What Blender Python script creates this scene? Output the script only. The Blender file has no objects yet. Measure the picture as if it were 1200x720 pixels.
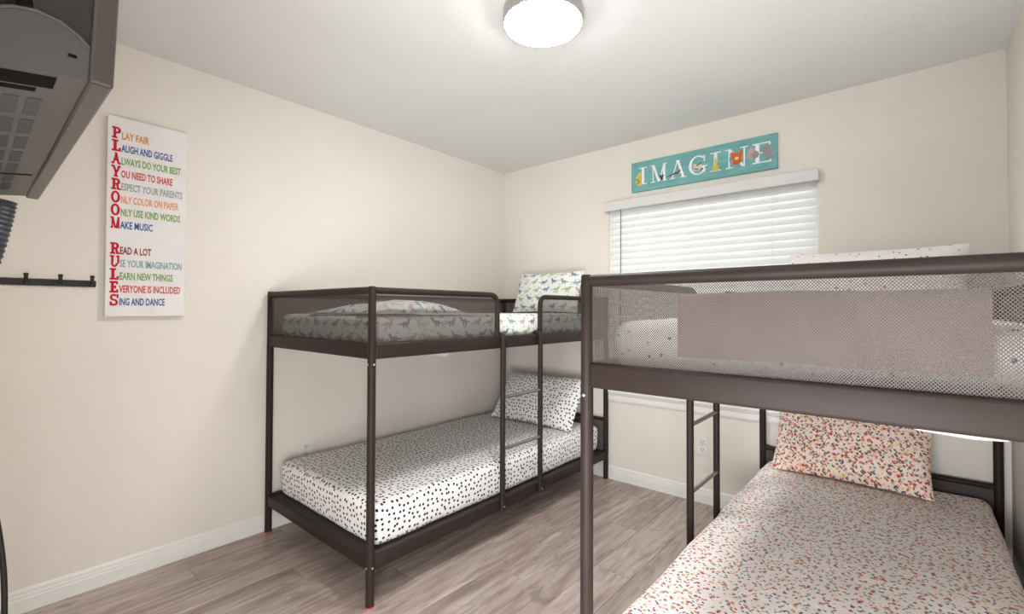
import bpy, bmesh, math, random
from mathutils import Vector, Matrix, noise
random.seed(7)
SC = bpy.context.scene
COL = SC.collection
PI = math.pi

# ------------------------------------------------------------------ camera
cam_data = bpy.data.cameras.new('camera')
cam_data.sensor_fit = 'HORIZONTAL'
cam_data.sensor_width = 36.0
cam_data.lens = 548.47 / 1200.0 * 36.0
cam_data.shift_y = -4.96 / 1200.0
cam_data.clip_start = 0.02
cam = bpy.data.objects.new('camera', cam_data)
COL.objects.link(cam)
FW = Vector((-0.65052545, 0.75932393, 0.01561411)).normalized()
RT = Vector((0.75944972, 0.65055484, 0.00381128)).normalized()
UPV = RT.cross(FW).normalized()
cam.matrix_world = Matrix(((RT.x, UPV.x, -FW.x, 2.7042), (RT.y, UPV.y, -FW.y, -3.0458),
                           (RT.z, UPV.z, -FW.z, 1.2099), (0, 0, 0, 1)))
SC.camera = cam

# ------------------------------------------------------------------ light
world = bpy.data.worlds.new('daylight')
SC.world = world
world.use_nodes = True
bg = world.node_tree.nodes['Background']
bg.inputs[0].default_value = (0.90, 0.95, 1.0, 1)
bg.inputs[1].default_value = 0.45


def area_light(name, loc, target, sx, sy, power, colour, spread=180):
    l = bpy.data.lights.new(name, 'AREA')
    l.shape = 'RECTANGLE'; l.size = sx; l.size_y = sy
    l.energy = power; l.color = colour
    o = bpy.data.objects.new(name, l)
    COL.objects.link(o)
    o.location = loc
    o.rotation_euler = (Vector(target) - Vector(loc)).to_track_quat('-Z', 'Y').to_euler()
    l.spread = math.radians(spread)
    return o


area_light('doorway_fill', (2.535, -3.17, 0.52), (2.1, -1.5, 0.35), 0.80, 0.98, 17, (0.98, 0.99, 1.0))  # unseen fill added in the doorway to brighten the lower bunks
area_light('ceiling_bounce_fill', (2.62, -3.10, 1.85), (1.95, -2.25, 2.4), 0.6, 0.6, 3.3, (0.98, 0.99, 1.0), 95)  # added fill behind the camera, bounced off the ceiling to lift the ambient light
area_light('daylight_at_window', (1.67, 0.75, 1.55), (1.67, 0.0, 1.25), 1.6, 1.5, 7.5, (0.93, 0.97, 1.0))
LAMP_STRENGTH = 31.0

SC.view_settings.view_transform = 'Standard'
SC.view_settings.look = 'None'
SC.view_settings.gamma = 1
SC.view_settings.use_curve_mapping = False
SC.view_settings.exposure = 1.58
SC.cycles.max_bounces = 10
SC.cycles.transparent_max_bounces = 24
SC.cycles.use_denoising = True


# ------------------------------------------------------------------ nodes / materials
def lin(r, g, b):
    f = lambda c: (c / 255 / 12.92) if c / 255 <= 0.04045 else ((c / 255 + 0.055) / 1.055) ** 2.4
    return (f(r), f(g), f(b), 1)


class NT:
    """small helper round a material's node tree"""
    def __init__(self, name, rough=0.6, spec=0.4):
        self.m = bpy.data.materials.new(name)
        self.m.use_nodes = True
        self.t = self.m.node_tree
        self.b = self.t.nodes['Principled BSDF']
        self.out = self.t.nodes['Material Output']
        self.b.inputs['Roughness'].default_value = rough
        self.b.inputs['Specular IOR Level'].default_value = spec

    def node(self, typ, **kw):
        n = self.t.nodes.new(typ)
        for k, v in kw.items():
            setattr(n, k, v)
        return n

    def put(self, sock, v):
        if isinstance(v, bpy.types.NodeSocket):
            self.t.links.new(v, sock)
        else:
            sock.default_value = v

    def math(self, op, a, b=None, c=None):
        n = self.node('ShaderNodeMath', operation=op)
        self.put(n.inputs[0], a)
        if b is not None: self.put(n.inputs[1], b)
        if c is not None: self.put(n.inputs[2], c)
        return n.outputs[0]

    def uv(self):
        return self.node('ShaderNodeTexCoord').outputs['UV']

    def obj(self):
        return self.node('ShaderNodeTexCoord').outputs['Object']

    def mapping(self, v, scale=(1, 1, 1), rot=(0, 0, 0), loc=(0, 0, 0)):
        n = self.node('ShaderNodeMapping')
        self.put(n.inputs[0], v)
        n.inputs['Scale'].default_value = scale
        n.inputs['Rotation'].default_value = rot
        if isinstance(loc, bpy.types.NodeSocket): self.put(n.inputs['Location'], loc)
        else: n.inputs['Location'].default_value = loc
        return n.outputs[0]

    def noise(self, v, scale, detail=3, rough=0.5, dist=0.0):
        n = self.node('ShaderNodeTexNoise')
        self.put(n.inputs['Vector'], v)
        n.inputs['Scale'].default_value = scale
        n.inputs['Detail'].default_value = detail
        n.inputs['Roughness'].default_value = rough
        n.inputs['Distortion'].default_value = dist
        return n.outputs[0]

    def voronoi(self, v, scale, rnd=1.0):
        n = self.node('ShaderNodeTexVoronoi', voronoi_dimensions='2D')
        self.put(n.inputs['Vector'], v)
        n.inputs['Scale'].default_value = scale
        n.inputs['Randomness'].default_value = rnd
        return n

    def ramp(self, f, stops, interp='LINEAR'):
        n = self.node('ShaderNodeValToRGB')
        n.color_ramp.interpolation = interp
        e = n.color_ramp.elements
        while len(e) < len(stops): e.new(0.5)
        for i, (p, c) in enumerate(stops):
            e[i].position = p; e[i].color = c
        self.put(n.inputs[0], f)
        return n.outputs[0]

    def mix(self, f, a, b, blend='MIX'):
        n = self.node('ShaderNodeMix', data_type='RGBA', blend_type=blend)
        self.put(n.inputs[0], f); self.put(n.inputs[6], a); self.put(n.inputs[7], b)
        return n.outputs[2]

    def below(self, v, edge, soft):
        """1 where v < edge, smooth over soft"""
        n = self.node('ShaderNodeMapRange', interpolation_type='SMOOTHSTEP')
        self.put(n.inputs['Value'], v)
        n.inputs['From Min'].default_value = edge + soft
        n.inputs['From Max'].default_value = edge - soft
        return n.outputs[0]

    def bump(self, h, strength=0.3, dist=0.01):
        n = self.node('ShaderNodeBump')
        n.inputs['Strength'].default_value = strength
        n.inputs['Distance'].default_value = dist
        self.put(n.inputs['Height'], h)
        self.put(self.b.inputs['Normal'], n.outputs[0])

    def colour(self, c):
        self.put(self.b.inputs['Base Color'], c)
        return self


def plain(name, rgb, rough=0.5, spec=0.4, metal=0.0, var=0.05):
    n = NT(name, rough, spec)
    c = lin(*rgb)
    d = tuple(x * (1 - var * 2) for x in c[:3]) + (1,)
    n.colour(n.ramp(n.noise(n.obj(), 9, 3), [(0.35, d), (0.65, c)]))
    n.b.inputs['Metallic'].default_value = metal
    return n.m


def wall_material(name, rgb, bump=0.25):
    n = NT(name, 0.75, 0.25)
    c = lin(*rgb)
    o = n.obj()
    d = tuple(x * 0.965 for x in c[:3]) + (1,)
    n.colour(n.ramp(n.noise(o, 1.6, 3), [(0.35, d), (0.65, c)]))
    n.bump(n.math('ADD', n.noise(o, 55, 3, 0.6), n.math('MULTIPLY', n.noise(o, 14, 2), 0.7)), bump, 0.006)
    return n.m


M = {}
M['wall'] = wall_material('cream_wall_paint', (228, 222, 213))
M['ceiling'] = wall_material('ceiling_paint', (224, 224, 223), 0.2)
M['white'] = plain('white_trim_paint', (232, 231, 227), 0.4, 0.4, 0, 0.02)
M['metal'] = plain('taupe_powder_coated_steel', (48, 39, 36), 0.5, 0.16, 0.0, 0.06)
M['rung'] = plain('brushed_steel_rung', (140, 133, 130), 0.3, 0.5, 0.8, 0.05)
M['bolt'] = plain('zinc_bolt', (205, 200, 195), 0.3, 0.5, 0.8, 0.05)
M['red_pad'] = plain('red_foot_pad', (196, 70, 58), 0.5, 0.4, 0, 0.05)
M['base_cloth'] = plain('grey_bed_base_fabric', (140, 136, 132), 0.9, 0.1)
M['head_cloth'] = plain('charcoal_headboard_fabric', (84, 78, 77), 0.85, 0.15)
M['black'] = plain('black_coated_metal', (32, 31, 31), 0.45, 0.4)
M['cable'] = plain('black_cable_rubber', (22, 22, 23), 0.5, 0.4)
M['sleeve'] = plain('slate_ribbed_plastic', (54, 59, 68), 0.45, 0.5)
M['tv_grey'] = plain('television_grey_plastic', (72, 69, 67), 0.42, 0.5, 0, 0.04)
M['tv_dark'] = plain('television_dark_gloss', (42, 38, 38), 0.16, 0.6, 0, 0.04)
M['tv_bezel'] = plain('television_bezel_plastic', (66, 58, 55), 0.3, 0.5, 0, 0.03)
M['tv_vent'] = plain('television_vent_plastic', (74, 74, 76), 0.6, 0.3)
M['tv_hole'] = plain('television_vent_opening', (14, 14, 15), 0.8, 0.1)
M['screen'] = plain('dark_screen_glass', (12, 12, 14), 0.08, 0.6)
M['brushed'] = plain('brushed_nickel', (176, 172, 168), 0.32, 0.5, 0.85, 0.04)
M['outlet'] = plain('outlet_plastic', (229, 228, 224), 0.35, 0.5, 0, 0.02)
M['slot'] = plain('outlet_slot_dark', (50, 48, 46), 0.7, 0.2)
M['canvas'] = plain('white_canvas', (233, 229, 228), 0.8, 0.2, 0, 0.03)
M['pillow_back'] = plain('plain_white_cotton', (225, 219, 210), 0.9, 0.15, 0, 0.04)


M['sheet_hem'] = plain('dull_white_sheet_hem', (196, 186, 181), 0.9, 0.1, 0, 0.03)


def cloth_relief(n, uv, s=0.35):
    n.bump(n.math('ADD', n.noise(uv, 5.5, 4, 0.55, 0.6), n.math('MULTIPLY', n.noise(uv, 260, 1), 0.05)), s, 0.03)


def polka():
    n = NT('polka_dot_cotton', 0.9, 0.15)
    uv = n.uv()
    v = n.voronoi(uv, 37.0, 0.6)
    dot = n.below(v.outputs['Distance'], 0.225, 0.04)
    n.colour(n.mix(dot, lin(233, 231, 229), lin(34, 32, 34)))
    cloth_relief(n, uv)
    return n.m


def floral(name, dense, base, fine=1.0):
    """small scattered buds and leaves printed on a pale ground"""
    n = NT(name, 0.9, 0.15)
    uv = n.uv()
    c = lin(*base)
    red, orange, yellow = lin(196, 78, 80), lin(228, 138, 98), lin(232, 184, 108)
    pink, navy, green, plum = lin(234, 172, 168), lin(76, 80, 108), lin(112, 134, 122), lin(140, 66, 90)
    layers = [((1.0, 1.0, 1), 0.3, 34, 0.21, [red, orange, pink, yellow]),
              ((1.0, 1.0, 1), 1.2, 44, 0.17, [orange, pink, red, plum]),
              ((0.58, 1.15, 1), 0.7, 52, 0.18, [navy, green, navy, plum]),
              ((0.58, 1.15, 1), 2.2, 50, 0.17, [green, navy, green, red]),
              ((1.0, 1.0, 1), 2.0, 60, 0.15, [yellow, orange, navy, pink])]
    for i, (sc, rot, scale, r, cols) in enumerate(layers):
        p = n.mapping(n.mapping(uv, (1, 1, 1), (0, 0, rot)), sc, (0, 0, 0), (i * 3.7, i * 1.3, 0))
        v = n.voronoi(p, scale * fine, 1.0)
        sep = n.node('ShaderNodeSeparateColor')
        n.put(sep.inputs[0], v.outputs['Color'])
        k = n.below(v.outputs['Distance'], r * dense, 0.05)
        keep = n.math('GREATER_THAN', sep.outputs[1], 0.30)
        cc = n.ramp(sep.outputs[0], [(j / 4, q) for j, q in enumerate(cols)], 'CONSTANT')
        c = n.mix(n.math('MULTIPLY', k, keep), c, cc)
    n.colour(c)
    cloth_relief(n, uv)
    return n.m


def confetti():
    n = NT('confetti_dot_cotton', 0.9, 0.15)
    uv = n.uv()
    v = n.voronoi(uv, 20.0, 0.95)
    sep = n.node('ShaderNodeSeparateColor')
    n.put(sep.inputs[0], v.outputs['Color'])
    cc = n.ramp(sep.outputs[0], [(0, lin(190, 70, 74)), (0.2, lin(214, 176, 60)), (0.4, lin(64, 82, 110)),
                                 (0.6, lin(92, 150, 160)), (0.8, lin(224, 150, 150))], 'CONSTANT')
    n.colour(n.mix(n.below(v.outputs['Distance'], 0.085, 0.015), lin(236, 235, 233), cc))
    cloth_relief(n, uv)
    return n.m


def dinosaurs():
    """rows of small four-legged long-necked silhouettes, each cell its own colour and facing"""
    n = NT('dinosaur_print_cotton', 0.9, 0.15)
    uv = n.uv()
    sx = n.node('ShaderNodeSeparateXYZ'); n.put(sx.inputs[0], uv)
    u = n.math('MULTIPLY', sx.outputs[0], 11.0)
    v = n.math('MULTIPLY', sx.outputs[1], 15.5)
    row = n.math('FLOOR', v)
    u = n.math('ADD', u, n.math('MULTIPLY', row, 0.37))
    colm = n.math('FLOOR', u)
    cv = n.node('ShaderNodeCombineXYZ'); n.put(cv.inputs[0], colm); n.put(cv.inputs[1], row)
    wn = n.node('ShaderNodeTexWhiteNoise', noise_dimensions='2D'); n.put(wn.inputs['Vector'], cv.outputs[0])
    rs = n.node('ShaderNodeSeparateColor'); n.put(rs.inputs[0], wn.outputs['Color'])
    flip = n.math('SUBTRACT', n.math('MULTIPLY', n.math('GREATER_THAN', rs.outputs[0], 0.5), 2.0), 1.0)
    x = n.math('MULTIPLY', n.math('SUBTRACT', n.math('FRACT', u), 0.5), flip)
    y = n.math('ADD', n.math('SUBTRACT', n.math('FRACT', v), 0.52), n.math('MULTIPLY', n.math('SUBTRACT', rs.outputs[1], 0.5), 0.16))
    d = None
    for cx, cy, a, b in [(0, -.02, .21, .15), (.21, .12, .075, .18), (.28, .26, .10, .07), (-.27, -.05, .17, .055),
                         (.10, -.2, .05, .15), (-.11, -.2, .05, .15)]:
        e = n.math('ADD', n.math('POWER', n.math('DIVIDE', n.math('SUBTRACT', x, cx), a), 2.0),
                   n.math('POWER', n.math('DIVIDE', n.math('SUBTRACT', y, cy), b), 2.0))
        d = e if d is None else n.math('MINIMUM', d, e)
    cc = n.ramp(rs.outputs[2], [(0, lin(126, 140, 164)), (0.24, lin(170, 184, 146)), (0.45, lin(142, 166, 178)), (0.62, lin(196, 200, 172)),
                                (0.78, lin(132, 140, 156)), (0.9, lin(202, 178, 176))], 'CONSTANT')
    c = n.mix(n.below(d, 1.0, 0.12), lin(236, 238, 233), cc)
    lv = n.voronoi(n.mapping(uv, (0.55, 1.1, 1), (0, 0, 0.6)), 34, 1.0)
    c = n.mix(n.math('MULTIPLY', n.below(lv.outputs['Distance'], 0.16, 0.04), 0.7), c, lin(158, 176, 132))
    n.colour(c)
    cloth_relief(n, uv)
    return n.m


def mesh_fabric(name, rgb, opaque):
    """woven safety mesh: real see-through holes, staggered rows, 5.4 mm apart"""
    n = NT(name, 0.6, 0.3)
    n.colour(lin(*rgb))
    sx = n.node('ShaderNodeSeparateXYZ'); n.put(sx.inputs[0], n.uv())
    cu = n.math('COSINE', n.math('MULTIPLY', sx.outputs[0], 2 * PI / 0.0056))
    cw = n.math('COSINE', n.math('MULTIPLY', sx.outputs[1], 2 * PI / 0.0064))
    s = n.math('MULTIPLY', cu, cw)
    hole = n.node('ShaderNodeMapRange')
    n.put(hole.inputs['Value'], s)
    hole.inputs['From Min'].default_value = opaque - 0.12
    hole.inputs['From Max'].default_value = opaque + 0.12
    tr = n.node('ShaderNodeBsdfTransparent')
    mx = n.node('ShaderNodeMixShader')
    n.put(mx.inputs[0], hole.outputs[0])
    n.t.links.new(n.b.outputs[0], mx.inputs[1]); n.t.links.new(tr.outputs[0], mx.inputs[2])
    n.t.links.new(mx.outputs[0], n.out.inputs[0])
    return n.m


def plank_material():
    n = NT('grey_brown_laminate', 0.33, 0.5)
    info = n.node('ShaderNodeObjectInfo')
    r = info.outputs['Random']
    cv = n.node('ShaderNodeCombineXYZ')
    n.put(cv.inputs[0], n.math('MULTIPLY', r, 37.0)); n.put(cv.inputs[1], n.math('MULTIPLY', r, 91.0))
    p = n.mapping(n.obj(), (1, 1, 1), (0, 0, 0), cv.outputs[0])
    g1 = n.noise(n.mapping(p, (1, 0.10, 1)), 42, 4, 0.6, 0.4)
    g2 = n.noise(n.mapping(p, (1, 0.16, 1)), 9, 3, 0.55, 1.2)
    kn = n.noise(n.mapping(p, (1, 0.38, 1)), 8, 3, 0.6, 1.6)
    base = n.ramp(g2, [(0.28, lin(134, 115, 105)), (0.5, lin(170, 153, 144)), (0.72, lin(194, 180, 172))])
    c = n.mix(n.math('MULTIPLY', n.below(g1, 0.45, 0.14), 0.62), base, lin(112, 94, 86))
    c = n.mix(n.math('MULTIPLY', n.below(kn, 0.36, 0.08), 0.6), c, lin(104, 88, 82))
    fine = n.noise(n.mapping(p, (1, 0.03, 1)), 160, 2)
    c = n.mix(n.math('MULTIPLY', fine, 0.25), c, lin(200, 186, 178))
    tone = n.math('ADD', 0.98, n.math('MULTIPLY', r, 0.18))
    mul = n.node('ShaderNodeVectorMath', operation='SCALE')
    n.put(mul.inputs[0], c); n.put(mul.inputs['Scale'], tone)
    n.colour(mul.outputs[0])
    n.bump(g1, 0.08, 0.003)
    return n.m


def slat_material():
    n = NT('white_blind_slat', 0.45, 0.4)
    n.colour(n.ramp(n.noise(n.obj(), 6, 2), [(0.3, lin(236, 236, 233)), (0.7, lin(242, 242, 240))]))
    tl = n.node('ShaderNodeBsdfTranslucent')
    tl.inputs[0].default_value = lin(240, 241, 240)
    mx = n.node('ShaderNodeMixShader'); mx.inputs[0].default_value = 0.22
    n.t.links.new(n.b.outputs[0], mx.inputs[1]); n.t.links.new(tl.outputs[0], mx.inputs[2])
    n.t.links.new(mx.outputs[0], n.out.inputs[0])
    return n.m


def lamp_material():
    n = NT('lamp_diffuser', 0.4, 0.3)
    n.colour(lin(250, 250, 248))
    n.b.inputs['Emission Color'].default_value = (1.0, 0.99, 0.975, 1)
    n.b.inputs['Emission Strength'].default_value = LAMP_STRENGTH
    return n.m


def glass_material():
    n = NT('window_glass', 0.02, 0.5)
    tr = n.node('ShaderNodeBsdfTransparent'); gl = n.node('ShaderNodeBsdfGlossy')
    gl.inputs['Roughness'].default_value = 0.02
    mx = n.node('ShaderNodeMixShader'); mx.inputs[0].default_value = 0.06
    n.t.links.new(tr.outputs[0], mx.inputs[1]); n.t.links.new(gl.outputs[0], mx.inputs[2])
    n.t.links.new(mx.outputs[0], n.out.inputs[0])
    return n.m


def throw_material():
    n = NT('taupe_fleece', 0.95, 0.1)
    uv = n.obj()
    n.colour(n.ramp(n.noise(uv, 6, 4), [(0.3, lin(140, 122, 112)), (0.7, lin(172, 154, 143))]))
    n.bump(n.noise(uv, 180, 2), 0.3, 0.004)
    return n.m


M['polka'] = polka()
M['floral_sheet'] = floral('floral_cotton_sheet', 0.80, (248, 242, 238), 0.88)
M['floral_case'] = floral('floral_cotton_pillowcase', 1.2, (240, 224, 211), 1.02)
M['confetti'] = confetti()
M['dinosaur'] = dinosaurs()
M['mesh'] = mesh_fabric('taupe_mesh_fabric', (80, 73, 69), 0.18)
M['plank'] = plank_material()
M['slat'] = slat_material()
M['lamp'] = lamp_material()
M['glass'] = glass_material()
M['throw'] = throw_material()


# ------------------------------------------------------------------ geometry helpers
def link(name, bm, mat, parent=None, smooth=False, loc=None):
    me = bpy.data.meshes.new(name)
    if not bm.loops.layers.uv:
        box_uv(bm)
    bmesh.ops.recalc_face_normals(bm, faces=bm.faces[:])
    bm.to_mesh(me); bm.free()
    for m in (mat if isinstance(mat, (list, tuple)) else [mat]):
        me.materials.append(m)
    if smooth:
        for p in me.polygons: p.use_smooth = True
        try: me.set_sharp_from_angle(angle=math.radians(40))
        except Exception: pass
    o = bpy.data.objects.new(name, me)
    COL.objects.link(o)
    if parent: o.parent = parent
    if loc: o.location = loc
    return o


def box_uv(bm):
    uvl = bm.loops.layers.uv.new('UVMap')
    bm.normal_update()
    for f in bm.faces:
        n = f.normal
        ax = max(range(3), key=lambda i: abs(n[i]))
        for l in f.loops:
            c = l.vert.co
            l[uvl].uv = ((c.y, c.z), (c.x, c.z), (c.x, c.y))[ax]


def box(bm, lo, hi, bevel=0.0, seg=2):
    lo, hi = Vector(lo), Vector(hi)
    r = bmesh.ops.create_cube(bm, size=1.0)
    s = hi - lo; c = (hi + lo) / 2
    for v in r['verts']:
        v.co = Vector((v.co.x * s.x, v.co.y * s.y, v.co.z * s.z)) + c
    if bevel:
        es = list({e for v in r['verts'] for e in v.link_edges})
        bmesh.ops.bevel(bm, geom=es, offset=bevel, segments=seg, affect='EDGES', profile=0.5)


def fillet(path, r, n=5):
    """round the inner corners of a polyline"""
    out = [Vector(path[0])]
    for i in range(1, len(path) - 1):
        a, b, c = Vector(path[i - 1]), Vector(path[i]), Vector(path[i + 1])
        d1, d2 = (a - b), (c - b)
        rr = min(r, d1.length * 0.49, d2.length * 0.49)
        p1, p2 = b + d1.normalized() * rr, b + d2.normalized() * rr
        for k in range(n + 1):
            t = k / n
            out.append((1 - t) ** 2 * p1 + 2 * t * (1 - t) * b + t * t * p2)
    out.append(Vector(path[-1]))
    return out


def tube(bm, path, r, seg=12, cap=True, radii=None):
    path = [Vector(p) for p in path]
    t0 = (path[1] - path[0]).normalized()
    up = Vector((0, 0, 1)) if abs(t0.z) < 0.9 else Vector((1, 0, 0))
    nrm = t0.cross(up).normalized()
    rings = []
    for i, p in enumerate(path):
        if i == 0: t = t0
        elif i == len(path) - 1: t = (path[i] - path[i - 1]).normalized()
        else: t = ((path[i + 1] - p).normalized() + (p - path[i - 1]).normalized()).normalized()
        nrm = (nrm - t * nrm.dot(t)).normalized()
        bi = t.cross(nrm)
        rr = radii[i] if radii else r
        rings.append([bm.verts.new(p + (nrm * math.cos(2 * PI * k / seg) + bi * math.sin(2 * PI * k / seg)) * rr) for k in range(seg)])
    for a, b in zip(rings, rings[1:]):
        for k in range(seg):
            bm.faces.new((a[k], a[(k + 1) % seg], b[(k + 1) % seg], b[k]))
    if cap:
        bm.faces.new(rings[0][::-1]); bm.faces.new(rings[-1])


def lathe(bm, prof, c, seg=48, axis='z'):
    rings = []
    for r, h in prof:
        ring = []
        for k in range(seg):
            a = 2 * PI * k / seg
            p = Vector((r * math.cos(a), r * math.sin(a), h))
            if axis == 'x': p = Vector((h, p.x, p.y))
            if axis == 'y': p = Vector((p.x, h, p.y))
            ring.append(bm.verts.new(Vector(c) + p))
        rings.append(ring)
    for a, b in zip(rings, rings[1:]):
        for k in range(seg):
            bm.faces.new((a[k], a[(k + 1) % seg], b[(k + 1) % seg], b[k]))
    bm.faces.new(rings[0][::-1]); bm.faces.new(rings[-1])


def prism(bm, pts, axis, a, b):
    """polygon pts (2D) extruded along axis from a to b"""
    def co(p, h):
        return {'x': (h, p[0], p[1]), 'y': (p[0], h, p[1]), 'z': (p[0], p[1], h)}[axis]
    va = [bm.verts.new(co(p, a)) for p in pts]; vb = [bm.verts.new(co(p, b)) for p in pts]
    bm.faces.new(va[::-1]); bm.faces.new(vb)
    n = len(pts)
    for i in range(n):
        bm.faces.new((va[i], va[(i + 1) % n], vb[(i + 1) % n], vb[i]))


def B():
    return bmesh.new()


def thing(name, label, cat, loc=(0, 0, 0), group=None):
    o = bpy.data.objects.new(name, None)
    COL.objects.link(o)
    o.location = loc
    o.empty_display_size = 0.05
    return tag(o, label, cat, group)


def tag(o, label, cat, group=None):
    o['label'] = label; o['category'] = cat
    if group: o['group'] = group
    return o


def struct(o):
    o['kind'] = 'structure'
    return o


# ------------------------------------------------------------------ the room
W, H, YN = 3.033, 2.4016, -3.12
T = 0.12
WX0, WX1, WZ0, WZ1 = 1.022, 2.313, 0.645, 1.985     # window opening
DX0, DX1, DZ = 2.12, 2.95, 2.05                     # doorway behind the camera


def room():
    bm = B(); box(bm, (-T, YN - T, -T), (0, T, H + T)); struct(link('wall_left', bm, M['wall']))
    bm = B(); box(bm, (W, YN - T, -T), (W + T, T, H + T)); struct(link('wall_right', bm, M['wall']))
    bm = B()
    box(bm, (0, 0, 0), (WX0, T, H)); box(bm, (WX1, 0, 0), (W, T, H))
    box(bm, (WX0, 0, 0), (WX1, T, WZ0)); box(bm, (WX0, 0, WZ1), (WX1, T, H))
    struct(link('wall_back', bm, M['wall']))
    bm = B()
    box(bm, (0, YN - T, 0), (DX0, YN, H)); box(bm, (DX1, YN - T, 0), (W, YN, H)); box(bm, (DX0, YN - T, DZ), (DX1, YN, H))
    struct(link('wall_front', bm, M['wall']))
    bm = B(); box(bm, (0, YN - T, H), (W, T, H + T)); struct(link('ceiling', bm, M['ceiling']))
    bm = B(); box(bm, (0, YN - T, -T), (W, T, -0.006))
    fl = struct(link('floor', bm, M['slot']))
    # laminate planks laid towards the window wall
    pw, pl = 0.178, 1.22
    x = -0.05
    row = 0
    while x < W - 0.001:
        x0, x1 = max(x, 0.0), min(x + pw, W)
        y = YN - pl * ((row * 0.37) % 1.0)
        while y < -0.001:
            y0, y1 = max(y, YN), min(y + pl, 0.0)
            if y1 - y0 > 0.02 and x1 - x0 > 0.01:
                bm = B()
                box(bm, (x0 + .0006, y0 + .0006, -0.008), (x1 - .0006, y1 - .0006, 0.0), 0.0012, 1)
                o = link('plank', bm, M['plank'], fl)
            y += pl
        x += pw
        row += 1
    # moulded baseboards: tall flat face, a step, a rounded cap
    prof = [(0, 0), (.014, 0), (.014, .052), (.0115, .056), (.0115, .066), (.009, .071), (.009, .082), (.004, .090), (0, .092)]
    bm = B(); prism(bm, [(p, z) for p, z in prof], 'y', YN, 0); struct(link('baseboard_left', bm, M['white']))
    bm = B(); prism(bm, [(-p, z) for p, z in prof], 'x', 0.014, W - 0.014); struct(link('baseboard_back', bm, M['white']))
    bm = B(); prism(bm, [(W - p, z) for p, z in prof], 'y', YN, 0); struct(link('baseboard_right', bm, M['white']))


def window():
    bm = B()
    f = 0.035
    y0, y1 = 0.075, 0.115
    for lo, hi in [((WX0, y0, WZ0), (WX0 + f, y1, WZ1)), ((WX1 - f, y0, WZ0), (WX1, y1, WZ1)),
                   ((WX0 + f, y0, WZ0), (WX1 - f, y1, WZ0 + f)), ((WX0 + f, y0, WZ1 - f), (WX1 - f, y1, WZ1)),
                   ((WX0 + f, y0, 1.29), (WX1 - f, y1, 1.33))]:
        box(bm, lo, hi, 0.003, 1)
    w = struct(link('window_1', bm, M['white']))
    for za, zb in ((WZ0 + f, 1.29), (1.33, WZ1 - f)):
        bm = B(); box(bm, (WX0 + f, 0.093, za), (WX1 - f, 0.098, zb)); link('pane', bm, M['glass'], w)
    bm = B()
    box(bm, (WX0 - 0.035, -0.034, WZ0 - 0.024), (WX1 + 0.035, 0.0, WZ0), 0.006)
    box(bm, (WX0, 0.0, WZ0 - 0.006), (WX1, 0.075, WZ0), 0.001, 1)
    link('window_sill', bm, M['white'], w)
    bm = B()
    prism(bm, [(0, WZ0 - .085), (-.010, WZ0 - .085), (-.014, WZ0 - .074), (-.014, WZ0 - .045), (-.020, WZ0 - .036), (-.020, WZ0 - .024), (0, WZ0 - .024)],
          'x', WX0 - 0.02, WX1 + 0.02)
    link('window_apron', bm, M['white'], w)


def blind():
    t = thing('window_blind', 'white horizontal slat blind, nearly closed, hanging in the window', 'blind', ((WX0 + WX1) / 2, 0, WZ0))
    ox, oz = (WX0 + WX1) / 2, WZ0
    hw = (WX1 - WX0) / 2
    bm = B()
    box(bm, (-hw - .012, -.056, 1.922 - oz), (hw + .008, -.044, 1.987 - oz), 0.003)
    box(bm, (-hw - .012, -.044, 1.922 - oz), (-hw - .004, -.001, 1.987 - oz), 0.001, 1)
    box(bm, (hw, -.044, 1.922 - oz), (hw + .008, -.001, 1.987 - oz), 0.001, 1)
    link('valance', bm, plain('pale_grey_valance', (214, 213, 211), .45, .35, 0, .02), t)
    bm = B(); box(bm, (-hw + .004, .004, 1.935 - oz), (hw - .004, .055, 1.98 - oz), 0.002, 1); link('head_rail', bm, M['white'], t)
    bm = B(); box(bm, (-hw + .006, .004, .004), (hw - .006, .050, .022), 0.004); link('bottom_rail', bm, M['white'], t)
    z = 1.912 - oz
    meshes = {}
    while z > 0.045:
        tilt = 66 if z + oz > 1.37 else 57
        if tilt not in meshes:
            bm = B()
            n = 6; wd = 0.051; th = 0.0028
            top = []; bot = []
            for i in range(n + 1):
                u = (i / n - 0.5) * wd
                s = 0.0035 * (1 - (2 * i / n - 1) ** 2)
                a = math.radians(tilt)
                # u runs across the slat; its low edge is on the room side
                p = (u * math.cos(a) - s * math.sin(a), u * math.sin(a) + s * math.cos(a))
                q = (p[0] + th * math.sin(a), p[1] - th * math.cos(a))
                top.append(p); bot.append(q)
            prism(bm, top + bot[::-1], 'x', -hw + .006, hw - .006)
            o = link('slat', bm, M['slat'], t, True)
            meshes[tilt] = o.data
        else:
            o = bpy.data.objects.new('slat', meshes[tilt]); COL.objects.link(o); o.parent = t
        o.location = (0, 0.027, z)
        z -= 0.0447
    bm = B(); tube(bm, [(1.125 - ox, -.012, 1.93 - oz), (1.122 - ox, -.012, 0.98 - oz)], 0.0035, 8)
    link('tilt_wand', bm, plain('grey_wand', (120, 120, 116), 0.4), t)
    for x in (-0.42, 0.0, 0.42):
        bm = B(); tube(bm, [(x, .001, 1.93 - oz), (x, .001, .02)], 0.0009, 6); link('ladder_cord', bm, M['white'], t)


room()
window()
blind()


# ------------------------------------------------------------------ bunk beds
YB, YF = -1.9600, -0.036
ZTUBE = 1.289
RT_, RP = 0.0155, 0.0172


def rounded_panel(bm, pts, r_idx, plane, val, uv_scale=1.0):
    uvl = bm.loops.layers.uv.verify()
    vs = [bm.verts.new((val, p[0], p[1]) if plane == 'x' else (p[0], val, p[1])) for p in pts]
    f = bm.faces.new(vs)
    for l in f.loops:
        c = l.vert.co
        l[uvl].uv = (c.y if plane == 'x' else c.x, c.z)


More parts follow.
